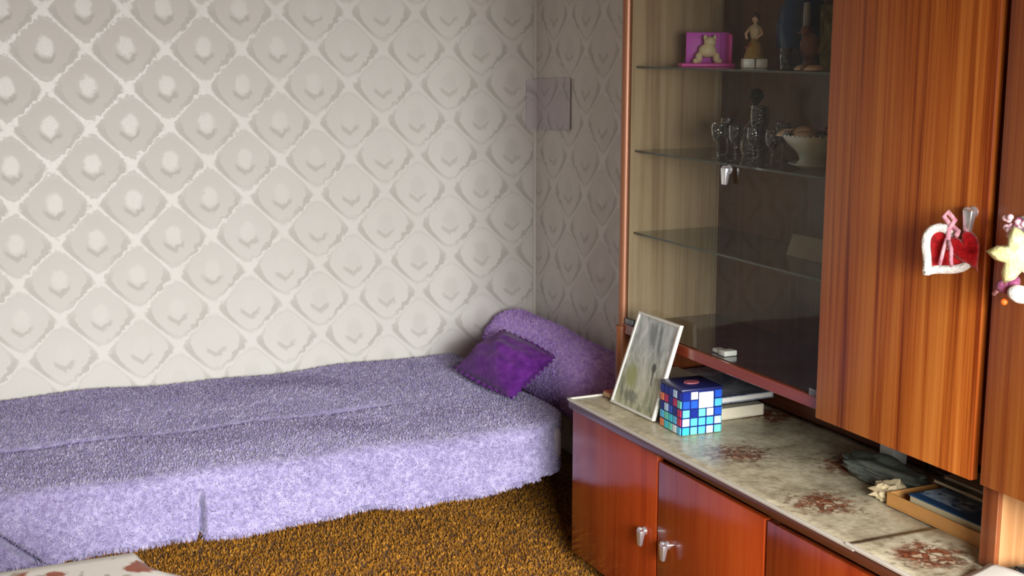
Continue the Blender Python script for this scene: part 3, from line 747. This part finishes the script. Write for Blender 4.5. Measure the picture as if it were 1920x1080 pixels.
# crumpled clear plastic bag
t = NT('thin_plastic'); n = t.noise(t.pos(), 40, 3)
t.set(color=t.mix(n, srgb(70, 78, 70), srgb(120, 126, 114)), rough=.2, alpha=.75, spec=.8); t.bump(n, .6, .01)
bm = new_bm(); bmesh.ops.create_icosphere(bm, subdivisions=4, radius=1.0)
for v in bm.verts:
    d = v.co.normalized(); k = 1 + .12 * math.sin(7 * d.x + 3 * d.y) + .10 * math.sin(9 * d.y - 5 * d.z) + .08 * math.sin(13 * d.z + 4 * d.x)
    v.co = Vector((d.x * .065 * k, d.y * .135 * k * (1 - .2 * d.y), max(-.02, d.z * .030 * k)))
bm.transform(Matrix.Translation((2.215, 2.585, ZW + .0215)))
bag = obj('plastic_bag', bm, t.m, None, True, loc=(2.215, 2.585, ZW)); tag(bag, 'crumpled grey-green see-through plastic bag in the dark niche', 'bag')
wb = thing('white_carton', (2.32, 2.66, ZW), 'small white carton at the back of the niche behind the plastic bag', 'carton')
obj('carton_body', B(2.300, 2.345, 2.635, 2.690, ZW + .001, .606, bev=.0015), plain('white_card', srgb(206, 204, 194), .6), wb)
obj('flap', B(2.299, 2.346, 2.634, 2.691, .6062, .612, bev=.001), plain('white_card', srgb(206, 204, 194), .6), wb)

# pile of papers at the near end of the niche
tray = thing('cardboard_tray', (2.2, 2.22, ZW + .004), 'shallow orange-tan cardboard tray holding a blue book in the niche', 'tray')
M_card = plain('tan_cardboard', srgb(196, 140, 76), .6, .18, 30)
z0 = ZW + .0045
obj('tray_floor', B(2.085, 2.345, 2.045, 2.405, z0, z0 + .004), M_card, tray)
obj('tray_side', B(2.085, 2.090, 2.045, 2.405, z0 + .004, z0 + .032, bev=.0012), M_card, tray)
obj('tray_side', B(2.340, 2.345, 2.045, 2.405, z0 + .004, z0 + .032, bev=.0012), M_card, tray)
obj('tray_side', B(2.090, 2.340, 2.400, 2.405, z0 + .004, z0 + .032, bev=.0012), M_card, tray)
obj('tray_side', B(2.090, 2.340, 2.045, 2.050, z0 + .004, z0 + .032, bev=.0012), M_card, tray)
t = NT('blue_title_cover'); sp = t.add('ShaderNodeSeparateXYZ'); t.put(sp.inputs[0], t.obj()); n = t.noise(t.mapping(t.obj(), (90, 40, 40)), 1, 3)
band = t.math('MULTIPLY', t.step(t.math('ABSOLUTE', t.math('ADD', sp.outputs['X'], .055)), .034, .026), t.step(sp.outputs['Y'], -.03, .01))
t.set(color=t.mix(t.math('MULTIPLY', band, t.step(n, .40, .55)), srgb(44, 84, 124), srgb(178, 204, 224)), rough=.3)
book('book', 2.098, 2.325, 2.065, 2.345, z0 + .0045, z0 + .044, t.m, 'blue book with a pale title lying in the cardboard tray', pages=srgb(204, 190, 150))
book('magazine', 2.205, 2.335, 2.075, 2.385, z0 + .0445, z0 + .056, photo_cover('dark_cover', srgb(36, 38, 32), srgb(74, 70, 58), srgb(150, 140, 112)), 'dark magazine lying on the blue book in the tray', 'magazine', srgb(210, 196, 160))
book('newspaper', 2.225, 2.335, 2.06, 2.37, z0 + .0565, z0 + .064, plain('newsprint', srgb(176, 168, 146), .8, .2, 90), 'folded newspaper on top of the pile in the tray', 'newspaper', srgb(176, 168, 146))
# crumpled paper at the left end of the tray
bm = new_bm(); bmesh.ops.create_icosphere(bm, subdivisions=3, radius=1.0)
for v in bm.verts:
    d = v.co.normalized(); k = 1 + .16 * math.sin(8 * d.x + 5 * d.y) + .13 * math.sin(11 * d.z - 6 * d.x) + .08 * math.sin(17 * d.y)
    v.co = Vector((d.x * .045 * k, d.y * .030 * k, max(-.021, d.z * .024 * k)))
bm.transform(Matrix.Translation((2.125, 2.442, ZW + .0225)))
cp = obj('crumpled_paper', bm, plain('cream_paper', srgb(196, 178, 140), .8, .2), None, 'auto', loc=(2.125, 2.442, ZW)); tag(cp, 'crumpled cream paper at the far end of the cardboard tray', 'paper')

# curled white paper at the near end of the worktop
g = []
for k in range(17):
    s = k / 16; row = []
    for m in range(13):
        q_ = m / 12
        row.append((1.865 + .13 * s, 1.995 - .20 * q_ - .02 * s, .5605 + .030 * max(0, s - .35) ** 1.5 * 1.6 + .010 * math.sin(q_ * 3.1) * s))
    g.append(row)
pap = obj('white_paper', sheet(new_bm(), g, .0008), plain('white_sheet', srgb(226, 220, 208), .6, .04), None, True, loc=(1.92, 1.93, .559)); tag(pap, 'curled white paper sheet at the near end of the worktop', 'paper')
kn = thing('black_gadget', (2.03, 1.915, .559), 'small black rounded gadget beside the divider at the lower right edge', 'gadget')
bm = new_bm(); cyl(bm, (2.075, 1.895, .577), (2.03, 1.91, .577), .0165, .0165, 20); cyl(bm, (2.03, 1.91, .577), (2.012, 1.916, .577), .0165, .0185, 20)
obj('barrel', bm, M_black, kn, 'auto')
obj('lens', cyl(new_bm(), (2.012, 1.916, .577), (2.009, 1.917, .577), .014, .014, 20), M_steel, kn, 'auto')

# ---------------------------------------------------------------- things in the display cabinet
SH1, SH2, SH3, SHF = 1.5802, 1.3262, 1.0732, .7882
pk = thing('pink_gift_stand', (2.19, 3.41, SH1), 'bright pink stand with a cream dog figure on the top glass shelf', 'figurine')
M_mag = plain('magenta_card', srgb(240, 70, 186), .45, .1); M_vio = plain('violet_card', srgb(206, 70, 200), .45, .12)
mtp = Matrix.Translation((2.19, 3.405, SH1)) @ Matrix.Rotation(math.radians(-24), 4, 'Z')
def pkbox(name, a, m, bev=.002):
    bm = B(*a, bev=bev); bm.transform(mtp); obj(name, bm, m, pk, 'auto')
pkbox('base', (-.082, .075, -.045, .045, .0005, .010), M_mag)
pkbox('back_board', (-.06, .07, .028, .036, .010, .100), M_vio)
pkbox('side_board', (.060, .068, -.03, .028, .010, .094), M_mag)
bm = new_bm()
ball(bm, (0.0, .0, .047), .024, 2, (1.15, .8, .9)); ball(bm, (.006, -.004, .072), .017, 2, (1.1, 1, .95))
for x, z in ((-.026, .026), (.026, .026)): ball(bm, (x, -.004, z), .014, 2, (.8, .9, 1.2))
ball(bm, (-.036, -.008, .016), .009, 2); ball(bm, (.034, -.008, .016), .009, 2)
for x in (-.008, .020): ball(bm, (x, -.002, .084), .007, 2, (.8, .6, 1.3))
bm.transform(mtp); obj('dog_figure', bm, plain('cream_plaster', srgb(232, 214, 170), .5, .08), pk, True)

tr = thing('slim_statuette', (2.19, 3.17, SH1), 'slim ochre statuette of a dancer on two white blocks on the top shelf', 'figurine')
for s in (-1, 1):
    bm = B(-.034 if s < 0 else .002, -.002 if s < 0 else .034, -.02, .02, .0005, .026, bev=.002); bm.transform(Matrix.Translation((2.19, 3.165, SH1)) @ Matrix.Rotation(math.radians(-24), 4, 'Z')); obj('plinth_block', bm, M_white, tr, 'auto')
SC = (2.19, 3.165, SH1)
obj('skirt', lathe(new_bm(), [(0, .0262), (.030, .0265), (.029, .032), (.024, .046), (.018, .062), (.010, .080), (0, .081)], SC), plain('ochre_skirt', srgb(156, 122, 62), .45, .35, 70), tr, True)
obj('torso', lathe(new_bm(), [(0, .079), (.010, .080), (.013, .092), (.016, .106), (.014, .115), (.005, .120), (.0045, .126), (0, .127)], SC), plain('pale_bodice', srgb(196, 176, 140), .45, .15), tr, True)
hd = obj('head', ball(new_bm(), (SC[0], SC[1], SH1 + .136), .0105, 2, (.9, .9, 1.15)), plain('painted_face', srgb(206, 166, 134), .45), tr, True)
obj('hair', ball(new_bm(), (SC[0] + .003, SC[1] + .002, SH1 + .140), .0125, 2, (1, 1, 1.05)), plain('dark_hair', srgb(62, 36, 24), .5), hd, True)
for s_ in (-1, 1):
    bm = tube(new_bm(), [(SC[0] + s_ * .006, SC[1] - s_ * .013, SH1 + .112), (SC[0] + s_ * .012 - .004, SC[1] - s_ * .022, SH1 + .094), (SC[0] + s_ * .006 - .012, SC[1] - s_ * .012, SH1 + .080)], [.0045, .004, .0035], 8); obj('arm', bm, plain('painted_face', srgb(206, 166, 134), .45), tr, True)
bm = new_bm()
for k in range(7): ball(bm, (SC[0] - .014 + .003 * math.cos(k * 2.4), SC[1] + .006 + .010 * math.sin(k * 1.7), SH1 + .052 + .004 * (k % 4)), .006, 1)
obj('flower_basket', bm, plain('brick_paint', srgb(150, 58, 40), .5, .3, 90), tr, True)

M_blue = plain('deep_blue_glaze', srgb(10, 62, 110), .15, .3, 12)
vb = tag(obj('blue_vase', lathe(new_bm(), [(0, 0), (.052, .001), (.060, .01), (.070, .06), (.074, .11), (.062, .165), (.040, .205), (.036, .235), (.046, .26), (.040, .258), (.030, .235), (0, .2)], (2.285, 3.075, SH1 + .0005), 32), M_blue, None, True, loc=(2.285, 3.075, SH1)), 'large deep blue vase at the back of the top shelf', 'vase')
cs = thing('glass_candlestick', (2.215, 2.965, SH1), 'clear glass candlestick with a pale candle in front of the blue vase', 'candlestick')
obj('stem', lathe(new_bm(), [(0, 0.0005), (.028, .001), (.026, .006), (.008, .016), (.006, .05), (.011, .06), (.006, .075), (.014, .096), (.013, .110), (0, .110)], (2.215, 2.965, SH1)), M_crystal, cs, True)
obj('candle', cyl(new_bm(), (2.215, 2.965, SH1 + .110), (2.215, 2.965, SH1 + .175), .010, .009, 16), plain('pale_wax', srgb(170, 176, 180), .5), cs, True)
bd = thing('brown_bird_figure', (2.155, 2.865, SH1), 'brown wooden bird figure among shells on the top shelf', 'figurine')
M_bird = plain('brown_carving', srgb(112, 66, 46), .5, .25, 40)
bm = new_bm(); ball(bm, (2.155, 2.865, SH1 + .060), .030, 3, (.8, 1.1, 1.15)); ball(bm, (2.152, 2.878, SH1 + .098), .016, 2); cyl(bm, (2.15, 2.89, SH1 + .098), (2.145, 2.908, SH1 + .094), .005, .001, 8)
obj('bird_body', bm, M_bird, bd, True)
bm = new_bm(); cyl(bm, (2.155, 2.86, SH1 + .001), (2.155, 2.865, SH1 + .04), .022, .010, 12); obj('stump', bm, M_bird, bd, True)
bm = new_bm(); ball(bm, (2.162, 2.838, SH1 + .052), .020, 2, (.5, 1.2, .7)); obj('tail', bm, M_bird, bd, True)
def shell(x, y, z, s, rz, label, grp_):
    bm = new_bm(); rows_ = []
    for a in range(17):
        q_ = math.pi * a / 16; row = []
        for r in range(7):
            rr = s * r / 6; row.append((rr * math.cos(q_), rr * math.sin(q_) * .95, s * .42 * math.sin(math.pi * .5 * (1 - (r / 6) ** 2)) * (1 + .10 * math.cos(a * math.pi)) + .0005))
        rows_.append(row)
    sheet(bm, rows_, .0012); bm.transform(Matrix.Rotation(rz, 4, 'Z'))
    o = obj('seashell', bm, plain('shell_cream', srgb(222, 188, 156), .4, .2, 60), None, True, local=True); o.location = (x, y, z)
    return tag(o, label, 'seashell', grp_)
shell(2.112, 2.835, SH1 + .0015, .026, .6, 'left one of the two cream shells on the top shelf', 'shells on the top shelf')
shell(2.100, 2.770, SH1 + .0015, .028, 2.1, 'right one of the two cream shells on the top shelf', 'shells on the top shelf')
tm = thing('clear_tumbler', (2.12, 2.915, SH1), 'small clear tumbler left of the brown bird on the top shelf', 'glass')
obj('cup', lathe(new_bm(), [(0, .001), (.017, .001), (.020, .055), (.0185, .055), (.0155, .006), (0, .006)], (2.12, 2.915, SH1)), M_crystal, tm, True)
yb = thing('green_postcard', (2.16, 2.75, SH1), 'yellow-green picture card standing upright at the right end of the top shelf', 'card')
mty = Matrix.Translation((2.165, 2.755, SH1)) @ Matrix.Rotation(math.radians(-30), 4, 'Z') @ Matrix.Rotation(math.radians(-8), 4, 'X')
bm = B(-.05, .05, -.0015, .0015, .0008, .165); bm.transform(mty); obj('card_front', bm, photo_cover('meadow_print', srgb(88, 92, 50), srgb(140, 140, 84), srgb(186, 180, 120)), yb)
bm = B(-.012, .012, .0015, .035, .0008, .004); bm.transform(Matrix.Translation((2.165, 2.755, SH1)) @ Matrix.Rotation(math.radians(-30), 4, 'Z')); obj('card_foot', bm, plain('beige_paper', srgb(214, 196, 168), .6), yb)

# crystal on the second shelf
def goblet(x, y, h, r, label):
    o = thing('stem_glass', (x, y, SH2), label, 'glass', 'crystal stem glasses on the second shelf')
    obj('bowl', lathe(new_bm(), [(.004, h * .45), (r * .55, h * .50), (r * .95, h * .66), (r, h * .85), (r * .92, h), (r * .86, h), (r * .94, h * .85), (r * .88, h * .67), (r * .45, h * .53), (0, h * .50)], (x, y, SH2), 10), M_crystal, o)
    obj('stem', lathe(new_bm(), [(r * .2, h * .03), (.0035, h * .08), (.003, h * .3), (.005, h * .38), (.004, h * .45)], (x, y, SH2), 14), M_crystal, o, True)
    obj('foot', lathe(new_bm(), [(0, .0006), (r * .85, .0006), (r * .85, .002), (r * .2, h * .03), (0, h * .03)], (x, y, SH2), 20), M_crystal, o, True)
gl_ = [(2.105, 3.205, .100, .020, 'leftmost front stem glass, above the glass-door handle'), (2.11, 3.125, .098, .020, 'second front stem glass from the left'),
       (2.115, 3.045, .098, .020, 'third front stem glass from the left'), (2.12, 2.965, .096, .020, 'front stem glass just left of the white bowl'),
       (2.20, 3.30, .108, .022, 'leftmost rear stem glass on the second shelf'), (2.205, 3.15, .150, .026, 'tall rear stem glass beside the decanter'),
       (2.22, 3.055, .108, .022, 'rear stem glass between the decanter and the white bowl')]
for g_ in gl_: goblet(*g_)
dk = thing('crystal_decanter', (2.27, 3.265, SH2), 'cut crystal decanter with a dark stopper behind the stem glasses', 'decanter')
obj('decanter_body', lathe(new_bm(), [(0, .0006), (.036, .0006), (.042, .02), (.040, .07), (.016, .10), (.013, .135), (.020, .145), (.012, .145), (.009, .135), (.012, .1), (.036, .068), (.036, .02), (0, .008)], (2.27, 3.265, SH2), 12), M_crystal, dk)
obj('stopper', lathe(new_bm(), [(0, .135), (.009, .136), (.009, .15), (.024, .168), (.018, .188), (0, .194)], (2.27, 3.265, SH2), 12), plain('smoke_glass', srgb(50, 46, 40), .1), dk)
M_porc = plain('white_porcelain', srgb(196, 204, 196), .2, .04)
pl = tag(obj('saucer', lathe(new_bm(), [(0, .0005), (.035, .0005), (.060, .010), (.070, .014), (.069, .016), (.058, .013), (.030, .004), (0, .004)], (2.165, 2.84, SH2), 32), M_porc, None, True, loc=(2.165, 2.84, SH2)), 'white porcelain saucer under the footed bowl', 'saucer')
bw = thing('footed_bowl', (2.165, 2.84, SH2 + .0045), 'white footed porcelain bowl filled with shells on the second shelf', 'bowl')
obj('bowl_body', lathe(new_bm(), [(0, .0005), (.046, .0005), (.048, .010), (.040, .020), (.044, .032), (.050, .040), (.074, .062), (.088, .080), (.086, .083), (.070, .066), (.044, .044), (0, .040)], (2.165, 2.84, SH2 + .0045), 36), M_porc, bw, True)
bm = new_bm()
for k in range(36):
    q_ = 2 * math.pi * k / 36; ball(bm, (2.165 + .087 * math.cos(q_), 2.84 + .087 * math.sin(q_), SH2 + .087), .0042, 1)
obj('rim_beading', bm, M_porc, bw, True)
k = 0
for (dx, dy, dz, s, rz, lab) in ((-.045, .052, .074, .030, .3, 'cream shell at the left rim of the footed bowl'), (-.010, .018, .080, .036, 1.2, 'largest cream shell at the middle of the footed bowl'),
                                 (-.040, -.010, .073, .028, 2.4, 'cream shell at the front of the footed bowl'), (.012, -.030, .076, .030, -.5, 'cream shell at the right side of the footed bowl')):
    shell(2.165 + dx, 2.84 + dy, SH2 + dz + .010, s * 1.25, rz, lab, 'shells in the footed bowl')
rf = tag(obj('red_paper_flower', ball(new_bm(), (0, 0, 0), .019, 3, (1, 1, .8)), plain('dark_red_paper', srgb(120, 34, 36), .7, .3, 90), None, True, local=True), 'dark red paper flower lying among the bowl shells', 'flower')
rf.location = (2.205, 2.825, SH2 + .097)
for v in rf.data.vertices:
    a_ = math.atan2(v.co.y, v.co.x); v.co *= 1 + .22 * math.sin(6 * a_ + 8 * v.co.z / .019)

# third shelf and cabinet floor
lf = thing('open_leaflet', (2.22, 2.92, SH3), 'pale folded leaflet standing like a tent on the third shelf', 'leaflet')
M_leaf = plain('grey_white_paper', srgb(170, 164, 150), .6, .06)
for s, nme in ((-1, 'front_page'), (1, 'rear_page')):
    bm = B(-.0008, .0008, -.085, .085, 0, .062); bm.transform(Matrix.Translation((2.22, 2.91, SH3 + .0585)) @ Matrix.Rotation(math.radians(s * 20), 4, 'Y') @ Matrix.Translation((0, 0, -.0617)))
    obj(nme, bm, M_leaf, lf)
ws = thing('white_plastic_clip', (2.06, 3.08, SHF), 'small white plastic clip lying on the cabinet floor behind the glass', 'clip')
bm = B(2.040, 2.082, 3.045, 3.078, SHF + .0005, SHF + .016, bev=.003); obj('clip_body', bm, M_white, ws, 'auto')
bm = B(2.045, 2.075, 3.080, 3.118, SHF + .0005, SHF + .012, bev=.004); obj('clip_jaw', bm, M_white, ws, 'auto')

# ---------------------------------------------------------------- low table with a flowered cloth in the foreground
TX0, TX1, TY0, TY1, TZ = -0.62, 0.382, 2.14, 2.735, 0.605
tb_ = thing('coffee_table', (-.12, 2.43, 0), 'low wooden coffee table under the flowered tablecloth in the lower left corner', 'table')
obj('tabletop', B(TX0 + .008, TX1 - .008, TY0 + .008, TY1 - .008, TZ - .03, TZ - .003, bev=.003), M_carc, tb_)
for x in (TX0 + .06, TX1 - .06):
    for y in (TY0 + .06, TY1 - .06):
        obj('leg', cyl(new_bm(), (x, y, .006), (x, y, TZ - .03), .015, .024, 12), M_carc, tb_, True)
t = NT('flowered_cloth'); p_ = t.pos()
n = t.noise(p_, 30, 3); dis = t.add('ShaderNodeVectorMath', operation='ADD'); t.put(dis.inputs[0], p_)
vn = t.add('ShaderNodeTexNoise'); t.put(vn.inputs['Vector'], p_); vn.inputs['Scale'].default_value = 35
vs_ = t.add('ShaderNodeVectorMath', operation='SCALE'); t.put(vs_.inputs[0], vn.outputs['Color']); vs_.inputs['Scale'].default_value = .03
t.t.links.new(vs_.outputs[0], dis.inputs[1])
d = t.vor(dis.outputs[0], 10.5); fl = t.step(d, .42, .34); core = t.step(d, .22, .05)
petal = t.mix(n, srgb(120, 52, 36), srgb(176, 92, 62)); petal = t.mix(t.math('MULTIPLY', core, .8), petal, srgb(206, 120, 70))
lf_ = t.step(t.noise(p_, 22, 2), .60, .66)
colr = t.mix(t.math('MULTIPLY', lf_, .7), srgb(222, 216, 206), srgb(150, 146, 124)); t.set(color=t.mix(fl, colr, petal), rough=.4); t.bump(n, .15, .003)
bm = new_bm()
g = []; nx_, ny2 = 60, 40; ov = .17
for i in range(nx_ + 1):
    a = TX0 - ov + (TX1 - TX0 + 2 * ov) * i / nx_; row = []
    for j in range(ny2 + 1):
        b = TY0 - ov + (TY1 - TY0 + 2 * ov) * j / ny2
        x = min(max(a, TX0), TX1); y = min(max(b, TY0), TY1); ox, oy = a - x, b - y
        o_ = max(abs(ox), abs(oy)); fl_ = .30 + .20 * math.sin(9 * (a + b) + 1)
        if ox > 0: fl_ = .12 + .84 * max(0, min(1, (TY1 - b) / .10))
        row.append((x + ox * fl_, y + (oy * fl_ if oy < 0 else oy * .08), TZ - o_ * math.sqrt(max(.15, 1 - fl_ * fl_))))
    g.append(row)
sheet(bm, g, .0012)
tcl = obj('tablecloth', bm, t.m, None, 'auto', loc=(-.12, 2.43, TZ)); tag(tcl, 'white tablecloth with brown flowers draped over the coffee table', 'tablecloth')
